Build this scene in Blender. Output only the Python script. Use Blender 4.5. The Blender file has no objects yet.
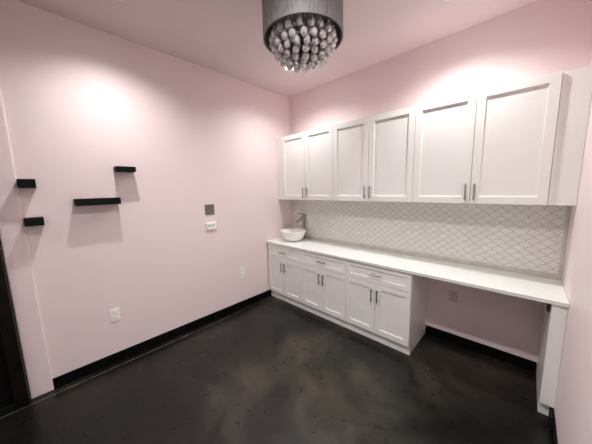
import bpy, bmesh, math, random
from mathutils import Vector, Matrix
random.seed(4)
PI = math.pi
S = bpy.context.scene
COL = S.collection

# ------------------------------------------------------------------ sizes (metres)
W = 3.185            # left wall at x=0, right wall at x=W, back wall at y=0, room lies at y<0
H = 3.184
YF = -5.05           # wall behind the camera
CH = 0.914           # worktop height
F = 0.568            # base cabinet front plane at y=-F
TH = 0.104           # toe kick height
TK = 0.036
UB, UT, D = 1.555, 2.501, 0.324
BB = 0.101           # baseboard height

# ------------------------------------------------------------------ materials
def mat(name, col, rough=0.5, metal=0.0, **kw):
    m = bpy.data.materials.new(name); m.use_nodes = True
    b = m.node_tree.nodes['Principled BSDF']
    b.inputs['Base Color'].default_value = (*col, 1)
    b.inputs['Roughness'].default_value = rough
    b.inputs['Metallic'].default_value = metal
    for k, v in kw.items(): b.inputs[k.replace('_', ' ')].default_value = v
    return m
def nodes(m): return m.node_tree.nodes, m.node_tree.links, m.node_tree.nodes['Principled BSDF']
def noise(m, scale, detail=3, rough=.5, vec=None):
    n, l, b = nodes(m)
    t = n.new('ShaderNodeTexNoise'); t.inputs['Scale'].default_value = scale
    t.inputs['Detail'].default_value = detail; t.inputs['Roughness'].default_value = rough
    if vec is None:
        g = n.new('ShaderNodeNewGeometry'); vec = g.outputs['Position']
    l.new(vec, t.inputs['Vector'])
    return t
def add_bump(m, scale, strength, dist=.002, detail=2):
    n, l, b = nodes(m)
    t = noise(m, scale, detail)
    bp = n.new('ShaderNodeBump'); bp.inputs['Strength'].default_value = strength; bp.inputs['Distance'].default_value = dist
    l.new(t.outputs['Fac'], bp.inputs['Height']); l.new(bp.outputs['Normal'], b.inputs['Normal'])
def tint_noise(m, c1, c2, scale, detail=2):
    n, l, b = nodes(m)
    t = noise(m, scale, detail)
    r = n.new('ShaderNodeValToRGB')
    r.color_ramp.elements[0].position = .35; r.color_ramp.elements[1].position = .65
    r.color_ramp.elements[0].color = (*c1, 1); r.color_ramp.elements[1].color = (*c2, 1)
    l.new(t.outputs['Fac'], r.inputs['Fac']); l.new(r.outputs['Color'], b.inputs['Base Color'])

M = {}
M['wall'] = mat('pink_wall_paint', (.83, .71, .71), .5)
tint_noise(M['wall'], (.84, .715, .715), (.85, .725, .725), 1.5); add_bump(M['wall'], 90, .25, .002)
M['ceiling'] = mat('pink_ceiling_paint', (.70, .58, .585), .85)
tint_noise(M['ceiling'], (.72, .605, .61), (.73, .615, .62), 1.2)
M['cabinet'] = mat('white_cabinet_lacquer', (.80, .78, .77), .35)
tint_noise(M['cabinet'], (.857, .865, .835), (.863, .871, .841), 3)
M['quartz'] = mat('white_quartz', (.86, .86, .83), .3)
tint_noise(M['quartz'], (.74, .77, .74), (.77, .80, .77), 30, 4)
M['black'] = mat('black_painted_trim', (.004, .004, .004), .5, Specular_IOR_Level=.12)
tint_noise(M['black'], (.002, .002, .002), (.004, .004, .004), 9)
M['shelf'] = mat('black_shelf_laminate', (.005, .005, .005), .55, Specular_IOR_Level=.15)
tint_noise(M['shelf'], (.003, .003, .003), (.006, .006, .006), 40)
M['door'] = mat('dark_bronze_door_paint', (.006, .005, .005), .45, Specular_IOR_Level=.2)
tint_noise(M['door'], (.003, .0027, .0027), (.006, .005, .0045), 5)
M['nickel'] = mat('brushed_nickel', (.36, .35, .34), .32, 1.0)
tint_noise(M['nickel'], (.33, .32, .31), (.40, .39, .38), 120)
M['chrome'] = mat('polished_chrome', (.62, .62, .62), .12, 1.0)
M['satin'] = mat('satin_silver_metal', (.55, .55, .55), .45, .4)
tint_noise(M['satin'], (.53, .53, .53), (.57, .57, .57), 30)
M['steelplate'] = mat('grey_metal_plate', (.20, .175, .17), .4, .5)
tint_noise(M['steelplate'], (.18, .16, .155), (.24, .21, .205), 60)
M['plastic'] = mat('white_plastic', (.78, .77, .74), .35)
tint_noise(M['plastic'], (.875, .87, .84), (.885, .88, .85), 20)
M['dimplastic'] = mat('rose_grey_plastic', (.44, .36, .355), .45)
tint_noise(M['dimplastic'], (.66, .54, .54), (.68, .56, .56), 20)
M['slot'] = mat('dark_socket_slot', (.09, .08, .08), .6)
M['screen'] = mat('grey_green_display', (.60, .68, .63), .25)
M['ceramic'] = mat('white_ceramic_glaze', (.85, .85, .83), .08)
tint_noise(M['ceramic'], (.845, .845, .825), (.855, .855, .835), 4)
M['liner'] = mat('beige_stone_liner', (.50, .455, .41), .45)
tint_noise(M['liner'], (.52, .49, .44), (.60, .57, .52), 14, 4)
M['cleat'] = mat('dark_brown_bracket', (.035, .018, .013), .5)
tint_noise(M['cleat'], (.03, .015, .011), (.045, .022, .016), 30)
M['whitemetal'] = mat('white_fixture_trim', (.8, .79, .78), .4)
M['joint'] = mat('grey_floor_joint_sealant', (.17, .17, .165), .35)
tint_noise(M['joint'], (.07, .07, .068), (.26, .26, .25), 9, 3)

# lamp lens
m = bpy.data.materials.new('lamp_lens'); m.use_nodes = True
n = m.node_tree.nodes; n.clear()
e = n.new('ShaderNodeEmission'); e.inputs['Color'].default_value = (1, .95, .93, 1); e.inputs['Strength'].default_value = 22
o = n.new('ShaderNodeOutputMaterial'); m.node_tree.links.new(e.outputs[0], o.inputs[0]); M['lens'] = m

# glass of the added fill window
m = bpy.data.materials.new('fill_window_glass'); m.use_nodes = True
n = m.node_tree.nodes; n.clear()
a_ = n.new('ShaderNodeBsdfTransparent'); a_.inputs[0].default_value = (.93, .95, .94, 1); g_ = n.new('ShaderNodeBsdfGlossy'); g_.inputs['Roughness'].default_value = .02
f_ = n.new('ShaderNodeFresnel'); x_ = n.new('ShaderNodeMixShader'); o = n.new('ShaderNodeOutputMaterial')
for p, q in ((f_.outputs[0], x_.inputs[0]), (a_.outputs[0], x_.inputs[1]), (g_.outputs[0], x_.inputs[2]), (x_.outputs[0], o.inputs[0])): m.node_tree.links.new(p, q)
M['glass'] = m

# stained concrete floor
m = M['floor'] = mat('stained_concrete', (.03, .028, .025), .3)
n, l, b = nodes(m)
g = n.new('ShaderNodeNewGeometry')
def ramp(src, stops):
    r = n.new('ShaderNodeValToRGB'); el = r.color_ramp.elements
    el[0].position, el[0].color = stops[0][0], (*stops[0][1], 1)
    el[1].position, el[1].color = stops[-1][0], (*stops[-1][1], 1)
    for p, c in stops[1:-1]:
        x = el.new(p); x.color = (*c, 1)
    l.new(src, r.inputs['Fac']); return r
def ntex(scale, detail, rough=.6, dist=0.0):
    t = n.new('ShaderNodeTexNoise'); t.inputs['Scale'].default_value = scale; t.inputs['Detail'].default_value = detail
    t.inputs['Roughness'].default_value = rough; t.inputs['Distortion'].default_value = dist
    l.new(g.outputs['Position'], t.inputs['Vector']); return t
t1 = ntex(1.15, 5, .55, .5); t2 = ntex(9, 5, .65, 0); t3 = ntex(2.1, 4, .6, .8)

# broad lighter patch in the middle of the slab, darker outwards
vm = n.new('ShaderNodeVectorMath'); vm.operation = 'SUBTRACT'; l.new(g.outputs['Position'], vm.inputs[0]); vm.inputs[1].default_value = (1.35, -1.45, 0)
mp = n.new('ShaderNodeMapping'); mp.inputs['Rotation'].default_value = (0, 0, .75); mp.inputs['Scale'].default_value = (.75, 1.2, 1); l.new(vm.outputs[0], mp.inputs[0])
ln = n.new('ShaderNodeVectorMath'); ln.operation = 'LENGTH'; l.new(mp.outputs[0], ln.inputs[0])
mr = n.new('ShaderNodeMapRange'); mr.interpolation_type = 'SMOOTHSTEP'; mr.inputs[1].default_value = 1.15; mr.inputs[2].default_value = .1; mr.inputs[3].default_value = -.08; mr.inputs[4].default_value = .11
l.new(ln.outputs['Value'], mr.inputs[0])
sm_ = n.new('ShaderNodeMath'); sm_.operation = 'ADD'; l.new(t1.outputs['Fac'], sm_.inputs[0]); l.new(mr.outputs[0], sm_.inputs[1])
r1 = ramp(sm_.outputs[0], [(.36, (.004, .0042, .004)), (.5, (.011, .0104, .0082)), (.66, (.044, .038, .028))])
r2 = ramp(t2.outputs['Fac'], [(.25, (.85, .85, .86)), (.5, (1, 1, 1)), (.75, (1.45, 1.42, 1.36))])
r3 = ramp(t3.outputs['Fac'], [(.35, (.85, .93, .98)), (.65, (1.08, 1.0, .95))])
mx = n.new('ShaderNodeMix'); mx.data_type = 'RGBA'; mx.blend_type = 'MULTIPLY'; mx.inputs[0].default_value = 1
l.new(r1.outputs[0], mx.inputs[6]); l.new(r2.outputs[0], mx.inputs[7])
mx2 = n.new('ShaderNodeMix'); mx2.data_type = 'RGBA'; mx2.blend_type = 'MULTIPLY'; mx2.inputs[0].default_value = 1
l.new(mx.outputs[2], mx2.inputs[6]); l.new(r3.outputs[0], mx2.inputs[7])
l.new(mx2.outputs[2], b.inputs['Base Color'])
rr = ramp(t2.outputs['Fac'], [(.3, (.26,)*3), (.7, (.33,)*3)]); l.new(rr.outputs[0], b.inputs['Roughness'])
b.inputs['Specular IOR Level'].default_value = .34

# fish-scale mosaic (object coordinates: x along the wall, z up)
m = M['tile'] = mat('fish_scale_mosaic', (.6, .58, .55), .25)
n, l, b = nodes(m)
tc = n.new('ShaderNodeTexCoord'); sx = n.new('ShaderNodeSeparateXYZ'); l.new(tc.outputs['Object'], sx.inputs[0])
def mth(op, a, c=None, d=None):
    q = n.new('ShaderNodeMath'); q.operation = op
    for i, v in enumerate((a, c, d)):
        if v is None: continue
        if isinstance(v, (int, float)): q.inputs[i].default_value = v
        else: l.new(v, q.inputs[i])
    return q.outputs[0]
TW, RH = .092, .0365                          # tile width and row height
RR = (TW*TW/4+RH*RH)/(2*RH)                   # radius of the arched top
u = mth('DIVIDE', sx.outputs['X'], TW); v = mth('DIVIDE', sx.outputs['Z'], RH)
k = mth('FLOOR', v); vf = mth('SUBTRACT', v, k)
par = mth('MULTIPLY', mth('FLOORED_MODULO', k, 2), .5)
us = mth('ADD', u, par); cell = mth('FLOOR', us); uf = mth('SUBTRACT', mth('SUBTRACT', us, cell), .5)
xm = mth('MULTIPLY', uf, TW); zm = mth('ADD', mth('MULTIPLY', vf, RH), RR-RH)
rad = mth('SQRT', mth('ADD', mth('MULTIPLY', xm, xm), mth('MULTIPLY', zm, zm)))
dist = mth('DIVIDE', mth('ABSOLUTE', mth('SUBTRACT', rad, RR)), RR)
line = mth('LESS_THAN', dist, .042)
out = mth('GREATER_THAN', rad, RR)
# id of the tile
k2 = mth('ADD', k, out)
par2 = mth('MULTIPLY', mth('FLOORED_MODULO', k2, 2), .5)
cell2 = mth('FLOOR', mth('ADD', u, par2))
cb = n.new('ShaderNodeCombineXYZ'); l.new(cell2, cb.inputs[0]); l.new(k2, cb.inputs[1])
wn = n.new('ShaderNodeTexWhiteNoise'); wn.noise_dimensions = '2D'; l.new(cb.outputs[0], wn.inputs['Vector'])
tr = n.new('ShaderNodeValToRGB'); tr.color_ramp.elements[0].color = (.71, .715, .68, 1); tr.color_ramp.elements[1].color = (.77, .775, .74, 1)
l.new(wn.outputs['Value'], tr.inputs['Fac'])
nz = n.new('ShaderNodeTexNoise'); nz.inputs['Scale'].default_value = 45; l.new(tc.outputs['Object'], nz.inputs['Vector'])
mx = n.new('ShaderNodeMix'); mx.data_type = 'RGBA'; mx.inputs[7].default_value = (.42, .395, .37, 1)
l.new(line, mx.inputs[0]); l.new(tr.outputs[0], mx.inputs[6]); l.new(mx.outputs[2], b.inputs['Base Color'])
rg = mth('ADD', mth('MULTIPLY', line, .5), .22); l.new(rg, b.inputs['Roughness'])
bp = n.new('ShaderNodeBump'); bp.inputs['Strength'].default_value = .6; bp.inputs['Distance'].default_value = .002
l.new(mth('MINIMUM', mth('MULTIPLY', dist, 5), 1.0), bp.inputs['Height']); l.new(bp.outputs[0], b.inputs['Normal'])

# pleated organza shade
m = M['shade'] = mat('silver_grey_organza', (.36, .36, .36), .6)
n, l, b = nodes(m)
tc = n.new('ShaderNodeTexCoord'); sx = n.new('ShaderNodeSeparateXYZ'); l.new(tc.outputs['Object'], sx.inputs[0])
ang = n.new('ShaderNodeMath'); ang.operation = 'ARCTAN2'; l.new(sx.outputs['Y'], ang.inputs[0]); l.new(sx.outputs['X'], ang.inputs[1])
cb = n.new('ShaderNodeCombineXYZ'); l.new(ang.outputs[0], cb.inputs[0]); sc = n.new('ShaderNodeMath'); sc.operation = 'MULTIPLY'; sc.inputs[1].default_value = .35
l.new(sx.outputs['Z'], sc.inputs[0]); l.new(sc.outputs[0], cb.inputs[1])
nz = n.new('ShaderNodeTexNoise'); nz.inputs['Scale'].default_value = 38; nz.inputs['Detail'].default_value = 4; l.new(cb.outputs[0], nz.inputs['Vector'])
rp = n.new('ShaderNodeValToRGB'); rp.color_ramp.elements[0].position = .35; rp.color_ramp.elements[1].position = .7
rp.color_ramp.elements[0].color = (.15, .153, .151, 1); rp.color_ramp.elements[1].color = (.27, .275, .27, 1)
l.new(nz.outputs['Fac'], rp.inputs['Fac']); l.new(rp.outputs[0], b.inputs['Base Color'])
b.inputs['Transmission Weight'].default_value = 0.0
# crystal glass
M['crystal'] = mat('clear_crystal', (.93, .93, .94), .07, .4, IOR=1.6, Transmission_Weight=.4)

# ------------------------------------------------------------------ mesh helpers
def box(bm, x0, x1, y0, y1, z0, z1):
    vs = [bm.verts.new((x, y, z)) for x in (x0, x1) for y in (y0, y1) for z in (z0, z1)]
    for f in ((0,1,3,2), (4,6,7,5), (0,4,5,1), (2,3,7,6), (0,2,6,4), (1,5,7,3)):
        bm.faces.new([vs[i] for i in f])
def bx(*a):
    bm = bmesh.new(); box(bm, *a); return bm
def cyl(bm, p0, p1, r0, r1=None, seg=16):
    r1 = r0 if r1 is None else r1
    p0, p1 = Vector(p0), Vector(p1); d = p1-p0
    mtx = Matrix.Translation((p0+p1)/2) @ d.to_track_quat('Z', 'Y').to_matrix().to_4x4()
    bmesh.ops.create_cone(bm, cap_ends=True, segments=seg, radius1=r0, radius2=r1, depth=d.length, matrix=mtx)
def tube(bm, pts, r, seg=12):
    pts = [Vector(p) for p in pts]; rings = []
    rr = r if isinstance(r, (list, tuple)) else [r]*len(pts)
    for i, p in enumerate(pts):
        d = (pts[min(i+1, len(pts)-1)] - pts[max(i-1, 0)]).normalized()
        q = d.to_track_quat('Z', 'Y')
        rings.append([bm.verts.new(p + q @ Vector((math.cos(2*PI*j/seg)*rr[i], math.sin(2*PI*j/seg)*rr[i], 0))) for j in range(seg)])
    for a, b_ in zip(rings, rings[1:]):
        for j in range(seg): bm.faces.new((a[j], a[(j+1) % seg], b_[(j+1) % seg], b_[j]))
    bm.faces.new(rings[0][::-1]); bm.faces.new(rings[-1])
def lathe(bm, prof, seg=48, close=False):
    rings = []
    for r, z in prof:
        if r < 1e-6: rings.append([bm.verts.new((0, 0, z))])
        else: rings.append([bm.verts.new((math.cos(2*PI*j/seg)*r, math.sin(2*PI*j/seg)*r, z)) for j in range(seg)])
    pr = list(zip(rings, rings[1:])) + ([(rings[-1], rings[0])] if close else [])
    for a, c in pr:
        for j in range(seg):
            j2 = (j+1) % seg
            if len(a) == 1: bm.faces.new((a[0], c[j2], c[j]))
            elif len(c) == 1: bm.faces.new((a[j], a[j2], c[0]))
            else: bm.faces.new((a[j], a[j2], c[j2], c[j]))
def obj(name, bm, m, parent=None, loc=(0, 0, 0), bevel=0, smooth=False, rotz=0, seg=2):
    bmesh.ops.recalc_face_normals(bm, faces=bm.faces[:])
    me = bpy.data.meshes.new(name); bm.to_mesh(me); bm.free()
    for mm in (m if isinstance(m, list) else [m]): me.materials.append(mm)
    ob = bpy.data.objects.new(name, me); COL.objects.link(ob)
    ob.location = loc; ob.rotation_euler[2] = rotz
    if parent: ob.parent = parent
    if smooth:
        for p in me.polygons: p.use_smooth = True
        me.set_sharp_from_angle(angle=math.radians(38))
    if bevel:
        b = ob.modifiers.new('bevel', 'BEVEL'); b.width = bevel; b.segments = seg; b.limit_method = 'ANGLE'
    return ob
def tag(o, label, cat=None, group=None):
    o['label'] = label
    if cat: o['category'] = cat
    if group: o['group'] = group
    return o
def thing(name, label, cat, loc, rotz=0, group=None):
    o = bpy.data.objects.new(name, None); COL.objects.link(o); o.location = loc; o.rotation_euler[2] = rotz
    o.empty_display_size = .1
    return tag(o, label, cat, group)
def struct(name, bm, m, **k):
    o = obj(name, bm, m, **k)
    if not k.get('parent'): o['kind'] = 'structure'
    return o

# ------------------------------------------------------------------ room shell
struct('floor', bx(-.15, W+.15, YF-.15, .15, -.12, 0), M['floor'])
struct('ceiling', bx(-.15, W+.15, YF-.15, .15, H, H+.12), M['ceiling'])
struct('wall_back', bx(-.15, W+.15, 0, .15, 0, H), M['wall'])
WX0, WX1, WZ0, WZ1 = .45, 2.75, .85, 2.45
bm = bmesh.new()
box(bm, -.15, WX0, YF-.15, YF, 0, H); box(bm, WX1, W+.15, YF-.15, YF, 0, H)
box(bm, WX0, WX1, YF-.15, YF, 0, WZ0); box(bm, WX0, WX1, YF-.15, YF, WZ1, H)
struct('wall_front', bm, M['wall'])
# made-up window behind the camera, added to let in fill light
wn1 = bpy.data.objects.new('fill_window_1', None); COL.objects.link(wn1); wn1.location = (1.6, YF-.075, WZ0); wn1['kind'] = 'structure'
bm = bmesh.new(); wa, wb, wh = WX0-1.6, WX1-1.6, WZ1-WZ0
for a in ((wa, wa+.05, 0, wh), (wb-.05, wb, 0, wh), (wa+.05, wb-.05, 0, .05), (wa+.05, wb-.05, wh-.05, wh), (-.025, .025, .05, wh-.05)): box(bm, a[0], a[1], -.03, .03, a[2], a[3])
obj('fill_window_frame', bm, M['door'], wn1, bevel=.003)
obj('fill_window_pane', bx(wa+.05, wb-.05, -.003, .003, .05, wh-.05), M['glass'], wn1)
PL = bpy.data.lights.new('fill_window_portal', 'AREA'); PL.shape = 'RECTANGLE'; PL.size = WX1-WX0; PL.size_y = WZ1-WZ0; PL.cycles.is_portal = True
po = bpy.data.objects.new('fill_window_portal', PL); COL.objects.link(po); po.location = (1.6, YF-.14, (WZ0+WZ1)/2); po.rotation_euler = (PI/2, 0, 0)
struct('wall_right', bx(W, W+.15, YF, 0, 0, H), M['wall'])
PY0, PY1, PD = -3.068, -3.208, .022        # proud strip of wall beside the door
DZ = 2.75
bm = bmesh.new()
box(bm, -.15, 0, PY0, 0, 0, H)
struct('wall_left', bm, M['wall'])
bm = bmesh.new(); box(bm, -.15, PD, PY1, PY0, 0, H)
struct('trim_1', bm, M['wall'], bevel=.012, seg=4)
bm = bmesh.new()
box(bm, -.15, 0, YF, -4.27, 0, H); box(bm, -.15, 0, -4.27, PY1, DZ, H)
struct('trim_2', bm, M['wall'])
# door in the left wall
d1 = bpy.data.objects.new('door_1', None); COL.objects.link(d1); d1.location = (0, -3.74, 0); d1['kind'] = 'structure'
bm = bmesh.new()
for (a, c, z0, z1) in ((-3.285, PY1-.002, 0, DZ), (-4.268, -4.19, 0, DZ), (-4.19, -3.285, DZ-.08, DZ)):
    box(bm, -.14, .086, a+3.74, c+3.74, z0+.001, z1-.002)
obj('door_frame', bm, M['door'], d1, bevel=.004)
bm = bmesh.new(); box(bm, -.06, -.015, -4.186+3.74, -3.289+3.74, .01, DZ-.085)
lf = obj('door_leaf', bm, M['door'], d1, bevel=.003)
bm = bmesh.new(); tube(bm, [(-.015, -.36, 1.0), (.04, -.36, 1.0), (.045, -.35, 1.0), (.045, -.24, 1.0)], .01)
obj('door_handle', bm, M['nickel'], lf, smooth=True)

# baseboards
def base(name, x0, x1, y0, y1): struct(name, bx(x0, x1, y0, y1, 0, BB), M['black'], bevel=.003)
base('baseboard_left', 0, .015, PY0, -.535)
base('baseboard_back', 2.177, W-.081, -.015, 0)
base('baseboard_right', W-.015, W, YF, -F+TK-.012)
base('baseboard_front', 0, W-.015, YF, YF+.015)
# sealed joint in the slab along the left wall
struct('trim_3', bx(.083, .088, -4.2, -1.15, 0, .0012), M['joint'])

# ------------------------------------------------------------------ cabinet builders
def shaker(w, h, t=.02, fr=.058, rec=.012):
    """front at y=-t..0, centred on x, bottom at z=0"""
    bm = bmesh.new(); x = w/2; e = .0015
    def loop(dx, y): return [bm.verts.new(p) for p in ((-x+dx, y, dx), (x-dx, y, dx), (x-dx, y, h-dx), (-x+dx, y, h-dx))]
    L = [loop(0, 0), loop(0, -t+.0015), loop(.0015, -t), loop(fr, -t), loop(fr+e, -t+rec)]
    for a, c in zip(L, L[1:]):
        for i in range(4): bm.faces.new((a[i], a[(i+1) % 4], c[(i+1) % 4], c[i]))
    bm.faces.new(L[0]); bm.faces.new(L[-1])
    return bm
def pull(length):
    bm = bmesh.new(); s = length/2
    cyl(bm, (0, -.032, -s), (0, -.032, s), .0068)
    for q in (-1, 1): cyl(bm, (0, 0, q*(s-.022)), (0, -.032, q*(s-.022)), .0045, seg=12)
    return bm
def add_pull(parent, x, z, length, horizontal=False):
    o = obj('handle', pull(length), M['nickel'], parent, (x, -.02, z), smooth=True)
    if horizontal: o.rotation_euler = (0, PI/2, 0)
    tag(o, 'brushed nickel bar handle')
    return o
G = .0022
def base_cabinet(x0, x1, label):
    w = x1-x0; c = thing('base_cabinet', label, 'cabinet', ((x0+x1)/2, -F/2, 0), group='base cabinets under the worktop')
    y0 = -F/2; yb = F/2-.002
    bm = bmesh.new()
    box(bm, -w/2+.0008, w/2-.0008, y0+.021, yb, TH, CH-.0302)          # box behind the fronts
    obj('body', bm, M['cabinet'], c, bevel=.001)
    bm = bmesh.new(); box(bm, -w/2+.0008, w/2-.0008, y0+TK, yb, 0, TH)
    obj('toe_kick', bm, M['cabinet'], c)
    dz = .684
    dr = obj('drawer', shaker(w-2*G, CH-.036-dz-G, fr=.048), M['cabinet'], c, (0, y0+.0205, dz+G))
    add_pull(dr, 0, (CH-.036-dz)/2, .15, True)
    dw = w/2-2*G
    for s in (-1, 1):
        d = obj('door', shaker(dw, dz-TH-.004-2*G), M['cabinet'], c, (s*w/4, y0+.0205, TH+.004))
        add_pull(d, -s*(dw/2-.03), dz-TH-.135, .14)
    return c
def wall_cabinet(x0, x1, label):
    w = x1-x0; c = thing('wall_cabinet', label, 'cabinet', ((x0+x1)/2, -D/2, UB), group='wall cabinets over the backsplash')
    y0 = -D/2; yb = D/2-.002; h = UT-UB
    bm = bmesh.new(); box(bm, -w/2+.0008, w/2-.0008, y0+.021, yb, 0, h)
    obj('body', bm, M['cabinet'], c, bevel=.001)
    dw = w/2-2*G
    for s in (-1, 1):
        d = obj('door', shaker(dw, h-.002, fr=.06), M['cabinet'], c, (s*w/4, y0+.0205, .001))
        add_pull(d, -s*(dw/2-.03), .105, .14)
    return c
base_cabinet(.012, .718, 'white shaker base cabinet nearest the left wall, under the sink')
base_cabinet(.718, 1.435, 'white shaker base cabinet in the middle of the row of three')
base_cabinet(1.435, 2.173, 'white shaker base cabinet with exposed side beside the open knee space')
wall_cabinet(.134, 1.082, 'white two-door wall cabinet above the sink, leftmost on the wall')
wall_cabinet(1.082, 2.064, 'middle white two-door wall cabinet, between two others')
wall_cabinet(2.064, 3.037, 'white two-door wall cabinet nearest the right wall')
def filler(x0, x1, label):
    o = obj('filler_panel', bx(-(x1-x0)/2, (x1-x0)/2, -.149, .149, 0, UT-UB), M['cabinet'], None, ((x0+x1)/2, -.152, UB), bevel=.001)
    tag(o, label, 'panel', 'filler panels beside the wall cabinets')
filler(.0015, .1325, 'narrow white filler panel between left wall and leftmost wall cabinet')
filler(3.0385, W-.0015, 'narrow white filler panel between rightmost wall cabinet and right wall')

# worktop
bm = bx(-W/2+.001, W/2-.001, -.588, -.001, 0, .030)
tag(obj('countertop', bm, M['quartz'], None, (W/2, 0, CH-.030), bevel=.003), 'long white quartz worktop running over the base cabinets and desk space', 'countertop')
# end leg panel at the right wall
lg = thing('end_panel', 'white box leg carrying the right end of the worktop', 'panel', (W-.0395, -.29, 0))
obj('panel', bx(-.0385, .0385, -F+.29, .286, TH, CH-.0302), M['cabinet'], lg, bevel=.002)
obj('toe_kick', bx(-.0385, .020, -F+TK+.29, .286, 0, TH), M['cabinet'], lg)
tag(obj('support_bracket', bx(-.008, .008, -.03, .03, -.080, 0), M['cleat'], None, (W-.0885, -.50, CH-.0302), bevel=.002),
    'small dark brown bracket under the worktop beside the end leg', 'bracket')

# backsplash
bs = thing('backsplash', 'fish scale mosaic backsplash of pale grey tiles between worktop and wall cabinets', 'backsplash', (0, 0, CH))
LB = .045; LS = .024
obj('mosaic', bx(.004, W-.0005-LS, -.016, -.001, LB, UB-CH-.002), M['tile'], bs)
bm = bmesh.new(); box(bm, .004, W-.0005, -.022, -.001, .0015, LB)
tag(obj('bottom_liner', bm, M['liner'], bs, bevel=.003), 'flat beige liner strip along the worktop')
bm = bmesh.new(); box(bm, W-.0005-LS, W-.0005, -.022, -.001, LB, UB-CH-.002)
tag(obj('side_liner', bm, M['liner'], bs, bevel=.003), 'beige edge strip at the right wall')

# ------------------------------------------------------------------ sink and tap
sk = thing('vessel_sink', 'round white ceramic vessel sink bowl on the left end of the worktop', 'sink', (.305, -.284, CH))
prof = [(0, .001), (.080, .001)]
for q in range(0, 13):
    r = .090+.114*math.sin(q/12*PI/2); prof.append((r, .006+.146*((r-.090)/.114)**2.3))
prof += [(.2055, .156), (.202, .160), (.197, .156)]
for q in range(12, -1, -1):
    r = .080+.115*math.sin(q/12*PI/2); prof.append((r, .020+.133*((r-.080)/.115)**2.3))
prof += [(0, .017)]
bm = bmesh.new(); lathe(bm, prof, 64)
obj('bowl', bm, M['ceramic'], sk, smooth=True)
bm = bmesh.new(); lathe(bm, [(0, .0235), (.018, .0235), (.024, .021), (.024, .017), (0, .017)], 24)
tag(obj('drain', bm, M['chrome'], sk, smooth=True), 'chrome drain')
tp = thing('tap', 'tall single-lever nickel tap behind the white vessel sink', 'faucet', (.312, -.052, CH))
bm = bmesh.new(); lathe(bm, [(0, 0), (.030, 0), (.030, .008), (.023, .014), (.0205, .03), (.0205, .345), (.022, .349), (.022, .392), (.018, .398), (0, .398)], 24)
obj('column', bm, M['nickel'], tp, smooth=True)
bm = bmesh.new(); sd = Vector((-.80, -.60, 0))
tube(bm, [sd*.010+Vector((0, 0, .345)), sd*.04+Vector((0, 0, .320)), sd*.08+Vector((0, 0, .285)), sd*.112+Vector((0, 0, .252))], [.020, .0195, .019, .018])
obj('spout', bm, M['nickel'], tp, smooth=True)
bm = bmesh.new(); tube(bm, [Vector((0, 0, .392)), sd*.03+Vector((0, 0, .400)), sd*.10+Vector((0, 0, .400))], [.010, .009, .008])
obj('lever', bm, M['nickel'], tp, smooth=True)

# ------------------------------------------------------------------ floating shelves
def shelf(y0, y1, z0, z1, d, label, x0=.0005):
    w = y1-y0
    s = obj('floating_shelf', bx(0, d, -w/2, w/2, -(z1-z0)/2, (z1-z0)/2), M['shelf'], None, (x0, (y0+y1)/2, (z0+z1)/2), bevel=.002)
    tag(s, label, 'shelf', 'black floating shelves on the left wall')
shelf(-2.757, -2.431, 1.614, 1.675, .118, 'long black floating shelf, the widest of the four on the pink wall')
shelf(-2.440, -2.279, 1.920, 1.968, .118, 'short black floating shelf highest on the wall, above the right end of the widest shelf')
shelf(-3.0665, -2.970, 1.774, 1.842, .118, 'small black block shelf against the wall strip, upper of the two there')
shelf(-3.0665, -2.958, 1.475, 1.538, .118, 'small black block shelf against the wall strip, lower of the two there')

# ------------------------------------------------------------------ wall plates
def outlet(loc, rotz, w, h, label, m):
    t = thing('power_outlet', label, 'outlet', loc, rotz, 'power outlets')
    obj('cover_plate', bx(-w/2, w/2, -.008, -.0005, -h/2, h/2), m, t, bevel=.003)
    for s in (-1, 1):
        bm = bmesh.new(); box(bm, -.017, .017, -.0105, -.008, s*.026-.015, s*.026+.015)
        sk_ = obj('socket', bm, m, t, bevel=.002)
        bm = bmesh.new()
        for q in (-1, 1): box(bm, q*.0065-.0013, q*.0065+.0013, -.0112, -.0105, s*.026-.001, s*.026+.008)
        cyl(bm, (0, -.0112, s*.026-.008), (0, -.0105, s*.026-.008), .0026, seg=10)
        tag(obj('slot', bm, M['slot'], sk_), 'dark socket slots')
outlet((0, -2.575, .498), PI/2, .078, .128, 'white power outlet low on the left wall below the shelves', M['plastic'])
outlet((0, -1.058, .528), PI/2, .078, .150, 'white power outlet low on the left wall near the base cabinets', M['plastic'])
outlet((2.428, 0, .529), 0, .082, .120, 'rose-grey power outlet on the wall in the open knee space', M['dimplastic'])
t = thing('control_plate', 'square grey metal switch plate on the left wall above the white thermostat', 'switch', (0, -1.489, 1.481), PI/2)
obj('cover_plate', bx(-.062, .062, -.006, -.0005, -.066, .066), M['steelplate'], t, bevel=.002)
for x, z in ((-.018, -.008), (.026, .004)):
    bm = bmesh.new(); cyl(bm, (x, -.006, z), (x, -.016, z), .011, .009)
    tag(obj('knob', bm, M['nickel'], t, smooth=True), 'small round metal knob')
t = thing('thermostat', 'white wall thermostat under the square grey metal plate', 'thermostat', (0, -1.486, 1.268), PI/2)
obj('housing', bx(-.064, .064, -.020, -.0005, -.045, .045), M['plastic'], t, bevel=.006, seg=3)
tag(obj('display', bx(-.045, .045, -.0212, -.0195, -.004, .026), M['screen'], t, bevel=.0005), 'pale green-grey display')

# small ring set in the floor
bm = bmesh.new(); lathe(bm, [(.009, .0), (.009, .003), (.016, .003), (.017, .0)], 24, close=True)
tag(obj('floor_plug', bm, M['black'], None, (1.63, -2.63, .0), smooth=True), 'tiny dark ring set in the concrete floor', 'floor plug')

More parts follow.
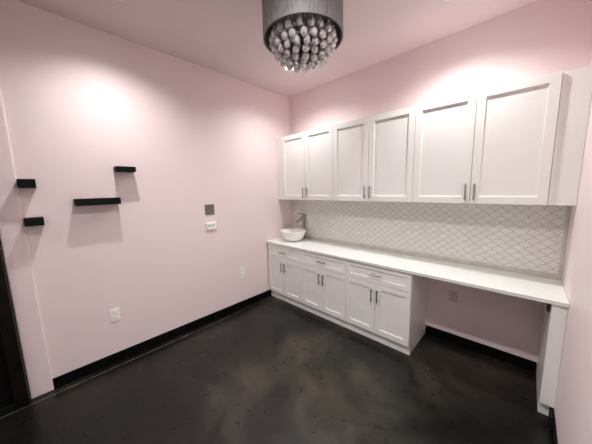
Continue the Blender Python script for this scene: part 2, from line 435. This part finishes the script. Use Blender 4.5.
# ------------------------------------------------------------------ recessed ceiling lights
def downlight(x, y, label, k=1.0):
    t = thing('recessed_light', label, 'ceiling light', (x, y, H), 0, 'recessed ceiling lights')
    bm = bmesh.new(); lathe(bm, [(.052, 0), (.052, -.004), (.058, -.007), (.082, -.005), (.086, 0)], 40, close=True)
    obj('trim_ring', bm, M['whitemetal'], t, smooth=True)
    bm = bmesh.new(); cyl(bm, (0, 0, -.003), (0, 0, 0), .0515, seg=40)
    obj('lens', bm, M['lens'], t)
    L = bpy.data.lights.new('downlight_lamp', 'SPOT'); L.energy = LAMP*k; L.color = LAMPCOL
    L.spot_size = math.radians(141); L.spot_blend = 1.0; L.shadow_soft_size = .035
    lo = bpy.data.objects.new('downlight_lamp', L); COL.objects.link(lo); lo.parent = t; lo.location = (0, 0, -.02)
LAMP = 97; LAMPCOL = (1.0, .985, .975)
downlight(.60, -2.42, 'recessed ceiling light nearest the floating shelves', .9)
downlight(.70, -.68, 'recessed ceiling light in the corner behind the chandelier', .8)
downlight(2.39, -.60, 'recessed ceiling light above the right wall cabinets', 1.0)
downlight(2.38, -2.40, 'recessed ceiling light almost above the camera', 2.0)
downlight(1.35, -4.17, 'added recessed fill light behind the camera near the dark door', .3)  # unseen lamp, added to brighten the near left wall
downlight(2.38, -4.17, 'added recessed fill light behind the camera near the right wall', .3)  # second unseen lamp, added as fill

# ------------------------------------------------------------------ chandelier
CX, CY, CR, CZ = 1.768, -1.640, .260, 2.692
ch = thing('crystal_chandelier', 'drum chandelier with silver-grey shade and hanging crystal balls', 'chandelier', (CX, CY, CZ))
bm = bmesh.new(); seg = 240; dh = .30
rings = []
for (rofs, z) in ((0, 0), (0, dh*.33), (0, dh*.66), (0, dh), (-.006, dh), (-.006, dh*.5), (-.006, 0)):
    rings.append([bm.verts.new(((CR+rofs+.0012*math.cos(60*2*PI*j/seg))*math.cos(2*PI*j/seg), (CR+rofs+.0012*math.cos(60*2*PI*j/seg))*math.sin(2*PI*j/seg), z)) for j in range(seg)])
for a, c in zip(rings, rings[1:]+rings[:1]):
    for j in range(seg): bm.faces.new((a[j], a[(j+1) % seg], c[(j+1) % seg], c[j]))
obj('lamp_shade', bm, M['shade'], ch, smooth=True)
bm = bmesh.new(); lathe(bm, [(CR-.007, -.002), (CR+.002, -.002), (CR+.002, .003), (CR-.007, .003)], 96, close=True)
obj('rim_ring', bm, M['shade'], ch, smooth=True)
PZ = .19
bm = bmesh.new(); lathe(bm, [(0, PZ), (.225, PZ), (.225, PZ+.012), (0, PZ+.012)], 64)
obj('crystal_plate', bm, M['satin'], ch, smooth=True)
for a in range(4):
    th = math.radians(45+90*a+17)
    bm = bmesh.new(); tube(bm, [(math.cos(th)*.20, math.sin(th)*.20, .10), (math.cos(th)*(CR-.008), math.sin(th)*(CR-.008), .004)], .0045, 8)
    obj('arm', bm, M['chrome'], ch, smooth=True)
bm = bmesh.new(); cyl(bm, (0, 0, PZ+.012), (0, 0, H-CZ-.03), .012)
obj('stem', bm, M['chrome'], ch, smooth=True)
bm = bmesh.new(); lathe(bm, [(0, H-CZ-.035), (.075, H-CZ-.035), (.085, H-CZ-.025), (.085, H-CZ), (0, H-CZ)], 40)
obj('canopy', bm, M['chrome'], ch, smooth=True)
# bulbs above the crystals (unlit)
for a in range(4):
    th = PI/4+a*PI/2; bm = bmesh.new()
    cyl(bm, (math.cos(th)*.11, math.sin(th)*.11, PZ-.03), (math.cos(th)*.11, math.sin(th)*.11, PZ), .012)
    obj('lamp_holder', bm, M['chrome'], ch, smooth=True)
def crystal_mesh():
    bm = bmesh.new()
    bmesh.ops.create_uvsphere(bm, u_segments=8, v_segments=6, radius=.0225)
    for v_ in bm.verts:
        if v_.co.z > 0: v_.co.z *= 1.3
        v_.co.z *= 1.0
    bmesh.ops.recalc_face_normals(bm, faces=bm.faces[:])
    me = bpy.data.meshes.new('crystal'); bm.to_mesh(me); bm.free(); me.materials.append(M['crystal']); return me
cm = crystal_mesh()
bm = bmesh.new(); cyl(bm, (0, 0, 0), (0, 0, 1), .0011, seg=6); wm = bpy.data.meshes.new('wire'); bm.to_mesh(wm); bm.free(); wm.materials.append(M['chrome'])
bm = bmesh.new(); bmesh.ops.create_icosphere(bm, subdivisions=1, radius=.009); sm = bpy.data.meshes.new('bead'); bm.to_mesh(sm); bm.free(); sm.materials.append(M['crystal'])
rows = [(.205, -.012, 20, 0), (.191, -.056, 19, .5), (.166, -.092, 17, 0), (.132, -.118, 13, .5), (.094, -.137, 9, 0), (.052, -.149, 5, .4), (0, -.156, 1, 0)]
inner = [(.140, .035, 10, .2), (.08, .02, 6, .6)]
for (r, z, nn, ph) in rows+inner:
    for i in range(nn):
        a = 2*PI*(i+ph)/nn + random.uniform(-.03, .03)
        o = bpy.data.objects.new('crystal_ball', cm); COL.objects.link(o); o.parent = ch
        o.location = (r*math.cos(a), r*math.sin(a), z+random.uniform(-.004, .004)); o.rotation_euler[2] = random.uniform(0, 6)
        w_ = bpy.data.objects.new('strand', wm); COL.objects.link(w_); w_.parent = o
        w_.location = (0, 0, .026); w_.scale = (1, 1, PZ-o.location.z-.026)
        b_ = bpy.data.objects.new('bead', sm); COL.objects.link(b_); b_.parent = o; b_.location = (0, 0, .040)

# ------------------------------------------------------------------ world and camera
w = bpy.data.worlds.new('world'); S.world = w; w.use_nodes = True
w.node_tree.nodes['Background'].inputs[0].default_value = (1, .985, .98, 1); w.node_tree.nodes['Background'].inputs[1].default_value = .75
cam = bpy.data.cameras.new('camera'); co = bpy.data.objects.new('camera', cam); COL.objects.link(co)
yaw, pitch, roll, f = 0.76426, -0.13757, -0.02245, 241.916
cam.sensor_width = 36; cam.sensor_fit = 'HORIZONTAL'; cam.lens = f/592*36; cam.clip_start = .02
cyw, syw, cp, sp = math.cos(yaw), math.sin(yaw), math.cos(pitch), math.sin(pitch)
fw = Vector((-syw*cp, cyw*cp, sp)); rt = Vector((cyw, syw, 0)); up = rt.cross(fw)
c_, s_ = math.cos(roll), math.sin(roll); rt, up = c_*rt+s_*up, -s_*rt+c_*up
R3 = Matrix((rt, up, -fw)).transposed()
co.matrix_world = Matrix.Translation((2.9253, -2.9534, 1.7227)) @ R3.to_4x4()
S.camera = co
S.view_settings.view_transform = 'Standard'; S.view_settings.look = 'None'
S.view_settings.exposure = 0.0; S.view_settings.gamma = 1
S.view_settings.use_curve_mapping = False
S.cycles.max_bounces = 12; S.cycles.diffuse_bounces = 8; S.cycles.caustics_refractive = False; S.cycles.caustics_reflective = False
